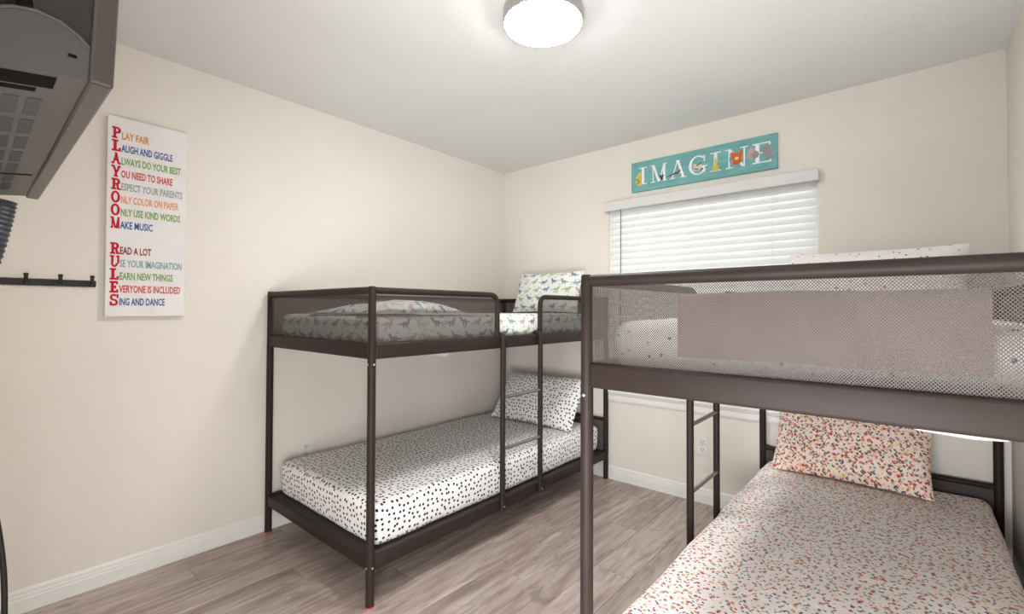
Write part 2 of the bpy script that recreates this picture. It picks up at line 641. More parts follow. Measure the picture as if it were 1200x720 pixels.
def corner(cx, cz, r, a0, a1, n=5):
    return [(cx + r * math.cos(math.radians(a0 + (a1 - a0) * k / n)), cz + r * math.sin(math.radians(a0 + (a1 - a0) * k / n))) for k in range(n + 1)]


def bunk_bed(label, xa, xw, l1, l2):
    """xa: aisle side posts, xw: wall side posts, l1 l2: y of the ladder rails"""
    s = 1 if xa > xw else -1            # towards the aisle
    t = thing('bunk_bed', label, 'bunk bed', ((xa + xw) / 2, (YB + YF) / 2, 0), 'metal bunk beds')
    O = Vector(t.location)
    P = lambda x, y, z: Vector((x, y, z)) - O

    def add(name, bm, mat, parent=None, smooth=True):
        bmesh.ops.translate(bm, verts=bm.verts[:], vec=-O)
        return link(name, bm, mat, parent or t, smooth)

    # posts with pads and bolts
    for x in (xa, xw):
        for y in (YB, YF):
            bm = B(); tube(bm, [(x, y, 0.005), (x, y, 1.012)], RP, 16)
            po = add('post', bm, M['metal'])
            bm = B(); lathe(bm, [(RP * .9, 0), (RP * 1.08, .001), (RP * 1.08, .005), (RP * .9, .006)], (x, y, 0.0005), 16)
            add('foot_pad', bm, M['red_pad'], po)
            sy = -1 if y == YB else 1
            sx = s if x == xa else -s
            for z in (0.985, 0.162):
                bm = B(); lathe(bm, [(.0045, 0), (.0045, .002), (.002, .0035)][::1], (x + sx * 0.0, y + sy * (RP + .0002), z), 10, 'y')
                if sy < 0:
                    for v in bm.verts: v.co.y = 2 * (y + sy * RP) - v.co.y
                add('bolt', bm, M['bolt'], po)
                bm = B(); lathe(bm, [(.0045, 0), (.0045, .002), (.002, .0035)], (x + sx * (RP - .0002), y, z), 10, 'x')
                if sx < 0:
                    for v in bm.verts: v.co.x = 2 * (x + sx * RP) - v.co.x
                add('bolt', bm, M['bolt'], po)
    # upper end frames: inverted U of tube at both ends
    for y in (YB, YF):
        bm = B(); rr = RT_ + .0008
        for x in (xa, xw):
            tube(bm, [(x, y, 1.0), (x, y, ZTUBE + .011), (x, y, ZTUBE + .0155), (x, y, ZTUBE + .017)], rr, 14, True, [rr, rr, rr * .88, rr * .55])
        tube(bm, [(xa, y, ZTUBE), (xw, y, ZTUBE)], rr - .0004, 14)
        add('end_frame', bm, M['metal'])
        bm = B(); box(bm, (min(xa, xw) + .012, y - .0125, 1.005), (max(xa, xw) - .012, y + .0125, 1.071), 0.009, 3)
        add('end_beam', bm, M['metal'])
        bm = B(); box(bm, (min(xa, xw) + .012, y - .012, .146), (max(xa, xw) - .012, y + .012, .202), 0.006)
        add('end_rail', bm, M['metal'])
        lo, hi = min(xa, xw) + .006, max(xa, xw) - .006
        bm = B()
        rounded_panel(bm, [(lo, 1.06)] + [(hi, 1.06)] + corner(hi - .02, ZTUBE - .02, .02, 0, 90) + corner(lo + .02, ZTUBE - .02, .02, 90, 180), None, 'y', y)
        add('mesh_panel', bm, M['mesh'], smooth=False)
    # side beams, lower rails
    for x in (xa, xw):
        bm = B(); box(bm, (x - .0125, YB + .012, 1.005), (x + .0125, YF - .012, 1.071), 0.009, 3); add('side_beam', bm, M['metal'])
        bm = B(); box(bm, (x - .012, YB + .012, .146), (x + .012, YF - .012, .202), 0.006); add('side_rail', bm, M['metal'])
    # wall-side guard runs the whole length
    bm = B(); tube(bm, [(xw, YB + .01, ZTUBE), (xw, YF - .01, ZTUBE)], RT_, 12); add('guard_rail', bm, M['metal'])
    bm = B(); rounded_panel(bm, [(YB, 1.06), (YF, 1.06), (YF, ZTUBE), (YB, ZTUBE)], None, 'x', xw); add('mesh_panel', bm, M['mesh'], smooth=False)
    # aisle side: long guard, gap for the ladder, short guard
    g1, g2 = l1 - .018, l2 + .030
    for ya, yb in ((YB + .01, g1), (YF - .01, g2)):
        bm = B(); tube(bm, fillet([(xa, ya, ZTUBE), (xa, yb, ZTUBE), (xa, yb, 1.05)], 0.055, 7), RT_ * .92, 12); add('guard_rail', bm, M['metal'])
        d = 1 if yb > ya else -1
        arc = [(yb - d * .05 + d * p, q) for p, q in corner(0, ZTUBE - .05, .05, 0, 90, 6)]
        bm = B(); rounded_panel(bm, [(ya, 1.06), (yb, 1.06)] + arc + [(ya, ZTUBE)], None, 'x', xa); add('mesh_panel', bm, M['mesh'], smooth=False)
    # ladder: two rails hooked over the beam, three rungs
    xl = xa + s * .026
    for y in (l1, l2):
        bm = B(); tube(bm, fillet([(xl, y, .152), (xl, y, 1.078), (xa - s * .018, y, 1.078)], 0.024, 6), .0145, 12)
        r = add('ladder_rail', bm, M['metal'])
        bm = B(); lathe(bm, [(.0042, 0), (.0042, .0025), (.002, .004)], (xl + s * .0142, y, .172), 10, 'x')
        if s < 0:
            for v in bm.verts: v.co.x = 2 * (xl + s * .0142) - v.co.x
        add('bolt', bm, M['bolt'], r)
    for z in (.472, .745):
        bm = B(); tube(bm, [(xl, l1, z), (xl, l2, z)], .0095, 12); add('rung', bm, M['rung'])
    # low headboard at the window end
    bm = B(); tube(bm, [(xa - s * .01, YF, .425), (xw + s * .01, YF, .425)], .0125, 12); add('headboard_rail', bm, M['metal'])
    bm = B(); box(bm, (min(xa, xw) + .01, YF - .004, .195), (max(xa, xw) - .01, YF + .004, .42), .002, 1); add('headboard_panel', bm, M['head_cloth'], smooth=False)
    # stretched fabric bases that carry the mattresses
    for z, n, bmat in ((.176, .01, 'head_cloth'), (1.028, .01, 'base_cloth')):
        bm = B(); box(bm, (min(xa, xw) + n, YB + n, z), (max(xa, xw) - n, YF - n, z + .012), .003, 1); add('bed_base', bm, M[bmat], smooth=False)
    return t


bunk_bed('taupe metal bunk bed along the left wall, polka dot bedding below', 1.0184, 0.036, -1.181, -0.851)
bunk_bed('taupe metal bunk bed at the right, nearest the camera, floral bedding below', 2.0395, 2.989, -1.125, -0.790)


# ------------------------------------------------------------------ bedding
def axis_stops(h, r, step):
    k = 4
    e = [-h + r * (1 - math.cos(PI / 2 * i / k)) for i in range(k)]
    n = max(1, int((2 * h - 2 * r) / step))
    mid = [-h + r + (2 * h - 2 * r) * i / n for i in range(n + 1)]
    return e + mid + [-a for a in e[::-1]]


def soft_box(size, r, step, seed, wob=0.006, tuck=0.02):
    bm = B()
    hx, hy, hz = size[0] / 2, size[1] / 2, size[2] / 2
    H3 = Vector((hx, hy, hz))
    st = [axis_stops(hx, r, step), axis_stops(hy, r, step), axis_stops(hz, r, step)]
    cache = {}

    def vert(p):
        key = tuple(round(c, 5) for c in p)
        if key in cache: return cache[key]
        q = Vector([max(-(H3[i] - r), min(H3[i] - r, p[i])) for i in range(3)])
        d = Vector(p) - q
        c = q + d.normalized() * r if d.length > 1e-6 else Vector(p)
        nn = noise.noise(c * 3.1 + Vector((seed, 0, 0))) * wob + noise.noise(c * 9 + Vector((0, seed, 0))) * wob * .45
        n = d.normalized() if d.length > 1e-6 else Vector((0, 0, 1))
        c = c + n * nn
        k = max(0.0, -c.z / hz)
        c.x *= 1 - tuck * k * k / hx * .5; c.y *= 1 - tuck * k * k / hy * .5
        cache[key] = bm.verts.new(c)
        return cache[key]
    for ax in range(3):
        u, v = (ax + 1) % 3, (ax + 2) % 3
        for sgn in (-1, 1):
            for i in range(len(st[u]) - 1):
                for j in range(len(st[v]) - 1):
                    ps = []
                    for a, b in ((i, j), (i + 1, j), (i + 1, j + 1), (i, j + 1)):
                        p = [0, 0, 0]; p[ax] = sgn * H3[ax]; p[u] = st[u][a]; p[v] = st[v][b]
                        ps.append(vert(p))
                    if sgn < 0: ps = ps[::-1]
                    if len(set(ps)) == 4: bm.faces.new(ps)
    return bm


def mattress(name, label, lo, hi, mat, seed):
    lo, hi = Vector(lo), Vector(hi)
    s = hi - lo
    bm = soft_box(s, min(0.045, s.z * .3), 0.05, seed)
    for i in range(3):                       # settle it exactly into its space
        a = min(v.co[i] for v in bm.verts); b = max(v.co[i] for v in bm.verts)
        for v in bm.verts: v.co[i] = (v.co[i] - a) / (b - a) * s[i] - s[i] / 2
    o = link(name, bm, mat, None, True)
    o.location = (lo + hi) / 2
    return tag(o, label, 'mattress')


def sheet_flap(parent, pts):
    """a corner of the sheet that hangs out below the bed base"""
    bm = B()
    L = parent.location
    vs = [bm.verts.new(Vector(p) - L) for p in pts]
    ws = [bm.verts.new(v.co + Vector((-.002, .003, 0))) for v in vs]
    n = len(vs)
    bm.faces.new(vs); bm.faces.new(ws[::-1])
    for i in range(n): bm.faces.new((vs[i], vs[(i + 1) % n], ws[(i + 1) % n], ws[i]))
    o = link('sheet_corner', bm, M['sheet_hem'], parent)
    o['label'] = 'white corner of the sheet hanging below the upper bunk'


def pillow(name, label, mat, w, h, th, base, lean, yaw, seed, back=None, sag=0.0):
    """stands on its long edge at base, leaning back by lean degrees from the vertical"""
    bm = B()
    uvl = bm.loops.layers.uv.new('UVMap')
    nx, ny = 34, 24
    grid = {}
    for side in (1, -1):
        for i in range(nx + 1):
            for j in range(ny + 1):
                u, v = 2 * i / nx - 1, 2 * j / ny - 1
                rim = i in (0, nx) or j in (0, ny)
                if side < 0 and rim:
                    grid[(side, i, j)] = grid[(1, i, j)]; continue
                pinch = 1 - .045 * (1 - v * v) * abs(u) ** 3
                pz = 1 - .055 * (1 - u * u) * abs(v) ** 3
                x = u * w / 2 * pinch
                z = v * h / 2 * pz + h / 2
                d = th / 2 * (max(0, 1 - abs(u) ** 2.6) ** .55) * (max(0, 1 - abs(v) ** 2.6) ** .55)
                d *= 1 + .16 * noise.noise(Vector((u * 2.2 + seed, v * 2.2, side)))
                d += .006 * noise.noise(Vector((u * 6, v * 6 + seed, side * 3))) * (0 if rim else 1)
                edge = .004 * noise.noise(Vector((u * 5 + seed, v * 5, 0)))
                z -= sag * (1 - u * u) * max(0, v) * .5
                grid[(side, i, j)] = bm.verts.new((x, -side * d + (edge if rim else 0), z + edge))
    for side in (1, -1):
        for i in range(nx):
            for j in range(ny):
                ids = [(i, j), (i + 1, j), (i + 1, j + 1), (i, j + 1)]
                q = [grid[(side, a, b)] for a, b in ids]
                if side < 0: q, ids = q[::-1], ids[::-1]
                f = bm.faces.new(q)
                f.material_index = 0 if side > 0 else 1
                for l, (a, b) in zip(f.loops, ids):
                    l[uvl].uv = (a / nx * w + seed, b / ny * h)
    rot = Matrix.Rotation(math.radians(yaw), 3, 'Z') @ Matrix.Rotation(-math.radians(lean), 3, 'X')
    zmin = min((rot @ v.co).z for v in bm.verts)
    o = link(name, bm, [mat, back or mat], None, True)
    o.rotation_euler = (-math.radians(lean), 0, math.radians(yaw))
    o.location = (base[0], base[1], base[2] - zmin + .0015)     # its lowest bulge rests on the mattress
    return tag(o, label, 'pillow')


ML = mattress('mattress', 'lower left mattress in a white sheet with black polka dots', (0.070, -1.928, 0.190), (0.992, -0.065, 0.388), M['polka'], 1.0)
UL = mattress('mattress', 'upper left mattress in a pale dinosaur print sheet behind grey mesh', (0.062, -1.93, 1.041), (0.992, -0.065, 1.190), M['dinosaur'], 4.0)
MR = mattress('mattress', 'lower right mattress in a white sheet with tiny flowers', (2.070, -1.928, 0.190), (2.965, -0.065, 0.385), M['floral_sheet'], 8.0)
UR = mattress('mattress', 'upper right mattress in a white sheet with coloured dots', (2.066, -1.895, 1.041), (2.962, -0.065, 1.187), M['confetti'], 12.0)
sheet_flap(UL, [(0.998, -1.67, 1.02), (0.998, -1.52, 1.02), (0.998, -1.53, 0.985), (0.998, -1.60, 0.992)])
sheet_flap(UR, [(2.66, -1.938, 1.02), (2.84, -1.938, 1.02), (2.82, -1.938, 0.998), (2.78, -1.938, 0.9945), (2.71, -1.938, 0.998)])

pillow('pillow', 'white pillow with black polka dots standing on the lower left bunk', M['polka'], .74, .405, .14, (0.585, -0.39, .388), 35, 0, 1.3)
pillow('pillow', 'white dinosaur print pillow standing tall on the upper left bunk', M['dinosaur'], .60, .322, .13, (0.60, -0.23, 1.190), 17, 0, 2.1)
pillow('pillow', 'cream pillow with dense red and orange flowers on the lower right bunk', M['floral_case'], .64, .38, .16, (2.450, -0.29, .385), 30, -2, 3.7, M['pillow_back'])
pillow('pillow', 'white pillow with coloured confetti dots standing on the upper right bunk', M['confetti'], .70, .345, .13, (2.55, -0.24, 1.187), 18, 0, 5.2)


def rumpled_blanket():
    bm = B()
    uvl = bm.loops.layers.uv.new('UVMap')
    nx, ny = 40, 26
    x0, x1, y0, y1 = 0.36, 0.97, -1.905, -1.38
    g = []
    for side in (1, 0):
        rows = []
        for i in range(nx + 1):
            r = []
            for j in range(ny + 1):
                u, v = 2 * i / nx - 1, 2 * j / ny - 1
                e = max(0, 1 - abs(u) ** 3) ** .6 * max(0, 1 - abs(v) ** 3) ** .6
                x = (x0 + x1) / 2 + u * (x1 - x0) / 2 + .02 * noise.noise(Vector((v * 2, 3, 1)))
                y = (y0 + y1) / 2 + v * (y1 - y0) / 2 + .012 * noise.noise(Vector((u * 2, 7, 2)))
                h = e * (.050 + .030 * u + .018 * noise.noise(Vector((x * 6, y * 6, 0))) + .010 * abs(noise.noise(Vector((x * 13, y * 13, 5)))))
                r.append(bm.verts.new((x, y, 1.192 + (max(h, 0.004) if side else 0))))
            rows.append(r)
        g.append(rows)
    for s, rows in enumerate(g):
        for i in range(nx):
            for j in range(ny):
                q = (rows[i][j], rows[i + 1][j], rows[i + 1][j + 1], rows[i][j + 1])
                f = bm.faces.new(q if s == 0 else q[::-1])
                for l in f.loops: l[uvl].uv = (l.vert.co.x, l.vert.co.y)
    rim = [(i, 0) for i in range(nx)] + [(nx, j) for j in range(ny)] + [(i, ny) for i in range(nx, 0, -1)] + [(0, j) for j in range(ny, 0, -1)]
    for a, b in zip(rim, rim[1:] + rim[:1]):
        bm.faces.new((g[0][a[0]][a[1]], g[1][a[0]][a[1]], g[1][b[0]][b[1]], g[0][b[0]][b[1]]))
    o = link('blanket', bm, M['dinosaur'], None, True)
    tag(o, 'rumpled pale printed blanket on the foot of the upper left bunk', 'blanket')


def folded_throw():
    """folded taupe throw lying on the mattress and hanging over its foot end, just inside the mesh"""
    bm = B()
    xs = 44
    x0, x1 = 2.272, 2.806
    outer = fillet([(0, -1.50, 1.249), (0, -1.926, 1.252), (0, -1.927, 1.100)], 0.012, 5)
    inner = fillet([(0, -1.50, 1.190), (0, -1.899, 1.190), (0, -1.909, 1.100)], 0.015, 5)
    prof = outer + inner[::-1]
    rings = []
    for i in range(xs + 1):
        x = x0 + (x1 - x0) * i / xs
        ring = []
        for k, p in enumerate(prof):
            amp = 1.0 if k < len(outer) else 0.0
            drop = max(0, min(1, (1.25 - p.z) / .15))
            dy = amp * (.007 * math.sin(x * 27 + 1.0) * max(0, noise.noise(Vector((x * 5, 0, 4))) + .4) + .006 * noise.noise(Vector((x * 10, p.z * 5, 2)))) * (0.35 + drop)
            ring.append(bm.verts.new((x, p.y + dy, p.z + (.003 * noise.noise(Vector((x * 7, p.y * 5, 0))) if amp else 0))))
        rings.append(ring)
    n = len(prof)
    for a, b in zip(rings, rings[1:]):
        for k in range(n): bm.faces.new((a[k], a[(k + 1) % n], b[(k + 1) % n], b[k]))
    bm.faces.new(rings[0][::-1]); bm.faces.new(rings[-1])
    o = link('throw', bm, M['throw'], None, True)
    tag(o, 'folded taupe throw hanging over the foot of the upper right mattress behind the mesh', 'throw')


rumpled_blanket()
folded_throw()


# ------------------------------------------------------------------ ceiling lamp
def ceiling_lamp():
    c = (1.600, -1.575, H)
    t = thing('ceiling_lamp', 'round flush ceiling lamp with a glowing white disc and nickel rim', 'lamp', c)
    bm = B(); lathe(bm, [(.140, 0), (.156, -.003), (.158, -.010), (.158, -.054), (.157, -.058), (.153, -.059), (.152, -.044), (.10, -.039)], (0, 0, 0), 64)
    link('rim', bm, M['brushed'], t, True)
    bm = B(); lathe(bm, [(.151, -.045), (.1515, -.060), (.148, -.066), (.12, -.072), (.06, -.0755), (.005, -.076)], (0, 0, 0), 64)
    link('diffuser', bm, M['lamp'], t, True)


ceiling_lamp()


# ------------------------------------------------------------------ lettering
def serif_strokes(ch, slab):
    """letter as a list of polygons in a unit box (width w, height 1)"""
    a, b = (0.24, 0.17) if slab else (0.15, 0.055)      # thick and thin strokes
    sh = 0.15 if slab else 0.05                         # serif height
    R = lambda x0, y0, x1, y1: [(x0, y0), (x1, y0), (x1, y1), (x0, y1)]
    D = lambda x0, x1, w, y0=0, y1=1: [(x0, y0), (x0 + w, y0), (x1 + w, y1), (x1, y1)]

    def arc(cx, cy, rx, ry, t1, t2, a0, a1, n=18):
        p = []
        for k in range(n):
            q = []
            for kk in (k, k + 1):
                an = math.radians(a0 + (a1 - a0) * kk / n)
                c, s_ = math.cos(an), math.sin(an)
                q.append(((cx + rx * c, cy + ry * s_), (cx + (rx - t1) * c, cy + (ry - t2) * s_)))
            p.append([q[0][0], q[1][0], q[1][1], q[0][1]])
        return p
    ser = lambda cx, y, hw: R(cx - hw, y, cx + hw, y + sh)
    if ch == 'I':
        w = .5
        return w, [R(.25 - a / 2, 0, .25 + a / 2, 1), ser(.25, 0, .24), ser(.25, 1 - sh, .24)]
    if ch == 'L':
        w = .72
        return w, [R(.14, 0, .14 + a, 1), R(.02, 0, .70, b), R(.70 - b, 0, .70, .34), ser(.14 + a / 2, 1 - sh, .12 + a / 2)]
    if ch == 'E':
        w = .78
        return w, [R(.14, 0, .14 + a, 1), R(.02, 0, .74, b), R(.02, 1 - b, .70, 1), R(.14, .5 - b / 2, .56, .5 + b / 2),
                   D(.70 - b, .74 - b, b, 0, .30), R(.70 - b, .72, .70, 1), R(.56 - b * .8, .36, .56, .64)]
    if ch == 'A':
        w = 1.0
        return w, [D(.10, .44, b * 1.1), D(.90 - a, .56 - a, a), R(.26, .28, .74, .28 + b), R(.36, 1 - b, .60, 1), ser(.15, 0, .15), ser(.83, 0, .17)]
    if ch == 'M':
        w = 1.16
        return w, [R(.15, 0, .15 + b * 1.1, 1), R(.86, 0, .86 + a, 1), D(.50, .13, a * .95), D(.50 + a * .4, .90, b * 1.3), ser(.18, 0, .16), ser(.93, 0, .18),
                   R(.02, 1 - sh, .20, 1), R(.90, 1 - sh, 1.12, 1)]
    if ch == 'N':
        w = 1.0
        return w, [R(.15, 0, .15 + b * 1.1, 1), R(.80, 0, .80 + b * 1.1, 1), D(.80 + b - a * .9, .10, a), ser(.18, 0, .16), ser(.82, 1 - sh, .17), R(.0, 1 - sh, .2, 1)]
    if ch == 'G':
        w = .98
        return w, arc(.5, .5, .48, .52, a, b, 48, 330, 26) + [R(.86 - a, .08, .86, .44), R(.56, .44 - sh, .98, .44), R(.80, .66, .80 + b, .98)]
    if ch == 'O':
        w = .9
        return w, arc(.44, .5, .43, .52, a, b, 0, 360, 28)
    if ch in 'PR':
        w = .85
        p = [R(.14, 0, .14 + a, 1), R(.02, 1 - sh, .5, 1), ser(.14 + a / 2, 0, .12 + a / 2), R(.3, .42, .5, .42 + b)] + arc(.48, .71, .33, .29, a, b, -90, 90, 14)
        if ch == 'R': p += [D(.80 - a, .44, a * .9, 0, .46), R(.58, 0, .88, sh)]
        return w, p
    if ch == 'Y':
        w = .95
        return w, [R(.47 - a / 2, 0, .47 + a / 2, .46), D(.47 - a / 2, .10, a, .40, 1), D(.44, .70, b * 1.3, .40, 1), ser(.47, 0, .22), ser(.18, 1 - sh, .17), ser(.78, 1 - sh, .15)]
    if ch == 'U':
        w = .95
        return w, [R(.14, .3, .14 + a, 1), R(.74, .3, .74 + b * 1.2, 1), ser(.22, 1 - sh, .21), ser(.80, 1 - sh, .16)] + arc(.47, .33, .34, .35, a * .9, b, 180, 360, 18)
    if ch == 'S':
        w = .8
        return w, arc(.40, .72, .33, .29, a * .8, b, 35, 270, 18) + arc(.40, .28, .34, .30, a * .8, b, -145, 90, 18) + [R(.62, .66, .62 + b, .98), R(.06, .02, .06 + b, .36)]
    return .4, []


def serif_letter(ch, slab, place, h, width=None, th=.0008):
    """place(x, z, d) maps letter-plane metres to world; returns bmesh and advance"""
    w, polys = serif_strokes(ch, slab)
    k = (width / w) if width else h
    bm = B()
    for i, poly in enumerate(polys):
        # each stroke a hair's breadth above the last, so that overlaps do not fight
        dd = th + i * .00001
        top = [bm.verts.new(place(x * k, y * h, dd)) for x, y in poly]
        bot = [bm.verts.new(place(x * k, y * h, 0)) for x, y in poly]
        n = len(poly)
        bm.faces.new(top); bm.faces.new(bot[::-1])
        for j in range(n): bm.faces.new((top[j], top[(j + 1) % n], bot[(j + 1) % n], bot[j]))
    return bm, w * k


def text_mesh(name, txt, size, mat, parent, mw, fit=None):
    cu = bpy.data.curves.new(name, 'FONT')
    cu.body = txt; cu.size = size; cu.extrude = .0004; cu.resolution_u = 2; cu.offset = size * .026
    o = bpy.data.objects.new('lettering_source', cu)
    COL.objects.link(o)
    bpy.context.view_layer.update()
    me = bpy.data.meshes.new_from_object(o.evaluated_get(bpy.context.evaluated_depsgraph_get()))
    bpy.data.objects.remove(o)
    xs = [v.co.x for v in me.vertices]
    wdt = max(xs) - min(xs)
    k = fit / wdt if fit else 1
    me.transform(Matrix.Translation(mw.translation) @ mw.to_3x3().to_4x4() @ Matrix.Diagonal((k, 1, 1, 1)))
    me.materials.clear(); me.materials.append(mat)
    ob = bpy.data.objects.new(name, me)
    COL.objects.link(ob); ob.parent = parent
    return ob


def rules_canvas():
    # hangs on the left wall; its face looks to +x, its text runs towards +y
    y0, y1, z0, z1 = -2.652, -2.357, 1.175, 2.064
    t = thing('wall_canvas', 'tall white canvas of playroom rules in coloured lettering on the left wall', 'canvas', (0, (y0 + y1) / 2, z0))
    bm = B(); box(bm, (.001, y0 - (y0 + y1) / 2, 0), (.030, y1 - (y0 + y1) / 2, z1 - z0), .003); link('canvas', bm, M['canvas'], t)
    oy = (y0 + y1) / 2
    col = dict(orange=(226, 150, 78), blue=(62, 104, 164), green=(132, 168, 92), red=(206, 84, 84), grey=(160, 172, 170),
               peach=(232, 160, 112), dark=(150, 66, 66), teal=(140, 174, 174), crimson=(196, 36, 60))
    mats = {k: plain('ink_' + k, v, .8, .15, 0, .03) for k, v in col.items()}
    rows = [('P', 'LAY FAIR', 'orange', .098), ('L', 'AUGH AND GIGGLE', 'blue', .190), ('A', 'LWAYS DO YOUR BEST', 'green', .222),
            ('Y', 'OU NEED TO SHARE', 'red', .190), ('R', 'ESPECT YOUR PARENTS', 'grey', .230), ('O', 'NLY COLOR ON PAPER', 'peach', .215),
            ('O', 'NLY USE KIND WORDS', 'green', .222), ('M', 'AKE MUSIC', 'blue', .118), None,
            ('R', 'EAD A LOT', 'dark', .112), ('U', 'SE YOUR IMAGINATION', 'teal', .232), ('L', 'EARN NEW THINGS', 'green', .196),
            ('E', 'VERYONE IS INCLUDED', 'red', .228), ('S', 'ING AND DANCE', 'blue', .166)]
    n = len(rows)
    ztop, zbot = z1 - z0 - .085, .062
    for i, r in enumerate(rows):
        if r is None: continue
        zb = ztop + (zbot - ztop) * i / (n - 1) - .008
        yl = y0 + .014
        bm, w = serif_letter(r[0], True, lambda x, z, d: Vector((.0302 + d, yl - oy + x, zb - .006 + z)), .051, .033)
        link('lettering', bm, mats['crimson'], t)
        mw = Matrix.Translation((.0306, yl - oy + .034, zb - .004)) @ Matrix(((0, 0, 1, 0), (1, 0, 0, 0), (0, 1, 0, 0), (0, 0, 0, 1)))
        text_mesh('lettering', r[1], .045, mats[r[2]], t, mw, r[3])


def ellipse_print(bm, cx, cz, a, b, d, place, rot=0, n=18):
    vs = []
    for k in range(n):
        an = 2 * PI * k / n
        x, z = a * math.cos(an), b * math.sin(an)
        c, s_ = math.cos(rot), math.sin(rot)
        vs.append(bm.verts.new(place(cx + x * c - z * s_, cz + x * s_ + z * c, d)))
    bm.faces.new(vs[::-1])


def imagine_sign():
    x0, x1, z0, z1 = 1.211, 2.118, 2.035, 2.240
    t = thing('wall_sign', 'long teal wall sign reading IMAGINE above the window', 'sign', (x0, 0, z0))
    n = NT('teal_painted_board', .7, .2)
    n.colour(n.ramp(n.noise(n.mapping(n.obj(), (1, 1, 4)), 9, 4), [(.3, lin(104, 160, 161)), (.7, lin(124, 178, 176))]))
    bm = B(); box(bm, (0, -.020, 0), (x1 - x0, -.001, z1 - z0), .002, 1); link('board', bm, n.m, t)
    white = plain('sign_white_ink', (236, 238, 236), .8, .15, 0, .03)
    place = lambda x, z, d: Vector((x, -.0202 - d, z))
    for ch, lx, wd in (('I', .055, .062), ('M', .140, .120), ('A', .275, .110), ('G', .398, .118), ('I', .533, .066), ('N', .622, .132), ('E', .772, .112)):
        bm, w = serif_letter(ch, False, lambda x, z, d, lx=lx: place(lx + x, .045 + z, d), .118, wd)
        link('lettering', bm, white, t)
    ink = {k: plain('sign_ink_' + k, v, .8, .15, 0, .1) for k, v in dict(yellow=(222, 198, 92), brown=(112, 84, 60), orange=(206, 108, 46), grey=(160, 154, 156),
           pink=(200, 168, 164), cream=(226, 214, 190), dark=(74, 60, 54)).items()}

    def animal(label, items, dx=0.0):
        root = None
        for k, (c, shapes) in enumerate(items):
            bm = B()
            for j, (cx, cz, a, b, r) in enumerate(shapes):
                ellipse_print(bm, cx + dx, cz, a, b, .0012 + .0003 * k + j * .00002, place, r)
            o = link('animal_print', bm, ink[c], root or t)
            if root is None:
                root = o; o['label'] = label
    animal('small yellow printed animal beside the first letter', [('yellow', [(.052, .078, .020, .036, 0), (.062, .118, .012, .014, 0), (.070, .050, .010, .014, 0)]),
                                                             ('brown', [(.046, .084, .013, .004, .2), (.056, .070, .013, .004, .1), (.050, .058, .012, .003, 0)])])
    animal('small brown printed squirrel', [('dark', [(.198, .064, .008, .018, .5), (.208, .076, .005, .012, -.4), (.192, .082, .006, .006, 0)])], .02)
    animal('small printed bird on a twig', [('brown', [(.262, .075, .042, .005, .25), (.290, .080, .020, .008, .1), (.310, .090, .008, .008, 0)])], .03)
    animal('small cream printed bird pair', [('cream', [(.430, .088, .030, .018, .3), (.412, .105, .012, .010, 0)]), ('brown', [(.436, .108, .022, .004, .5), (.420, .080, .016, .004, -.3), (.455, .075, .010, .006, .4)])], .028)
    animal('small yellow printed long-necked animal', [('yellow', [(.540, .066, .020, .018, 0), (.542, .095, .008, .034, .1), (.530, .052, .005, .012, 0), (.552, .052, .005, .012, 0)])], .026)
    animal('orange printed fox', [('grey', [(.652, .100, .040, .040, 0)]), ('orange', [(.655, .108, .030, .026, 0), (.632, .128, .009, .016, .5), (.678, .130, .009, .016, -.5), (.658, .078, .026, .016, .1)]),
                                  ('cream', [(.655, .100, .011, .009, 0)])], .034)
    animal('grey printed elephant', [('pink', [(.756, .108, .026, .034, 0), (.850, .100, .020, .030, 0)]), ('grey', [(.842, .112, .028, .036, .2), (.775, .100, .020, .022, 0), (.848, .072, .020, .014, 0)])], .017)


rules_canvas()
imagine_sign()


# ------------------------------------------------------------------ hooks, outlets
def hook_rail():
    t = thing('hook_rail', 'black metal coat hook rail on the left wall', 'hook rail', (0, -2.83, 1.316))
    bm = B(); box(bm, (.0005, -.185, -.014), (.009, .152, .014), .002, 1); link('rail', bm, M['black'], t)
    for y in (-2.988, -2.892, -2.793, -2.694):
        yy = y + 2.83
        bm = B()
        tube(bm, fillet([(.008, yy, -.002), (.030, yy, -.004), (.034, yy, .030)], .012, 4), .0062, 10)
        lathe(bm, [(.004, .024), (.0078, .026), (.0078, .033), (.004, .035)], (.034, yy, 0), 12)
        link('hook', bm, M['black'], t, True)


def outlet(label, loc, rotz):
    t = thing('wall_outlet', label, 'outlet', loc, 'wall outlets')
    t.rotation_euler = (0, 0, rotz)
    bm = B(); box(bm, (-.036, -.006, -.058), (.036, -.0002, .058), .0028); link('cover_plate', bm, M['outlet'], t)
    for z in (-.024, .024):
        bm = B(); box(bm, (-.017, -.0085, z - .016), (.017, -.0055, z + .016), .0026)
        f = link('socket', bm, M['outlet'], t)
        bm = B()
        box(bm, (-.0085, -.0092, z - .002), (-.0055, -.0083, z + .009)); box(bm, (.0055, -.0092, z - .002), (.0085, -.0083, z + .009))
        lathe(bm, [(.0028, -.0008), (.0028, .0004)], (0, -.0088, z - .008), 10, 'y')
        link('slot', bm, M['slot'], f)
    bm = B(); lathe(bm, [(.003, -.0012), (.003, .001)], (0, -.0062, 0), 10, 'y'); link('screw', bm, M['bolt'], t)


hook_rail()
outlet('white wall outlet below the window, left of the near bed', (1.688, 0, .358), 0)
outlet('white wall outlet on the left wall above the polka dot mattress', (0, -1.742, .385), PI / 2)


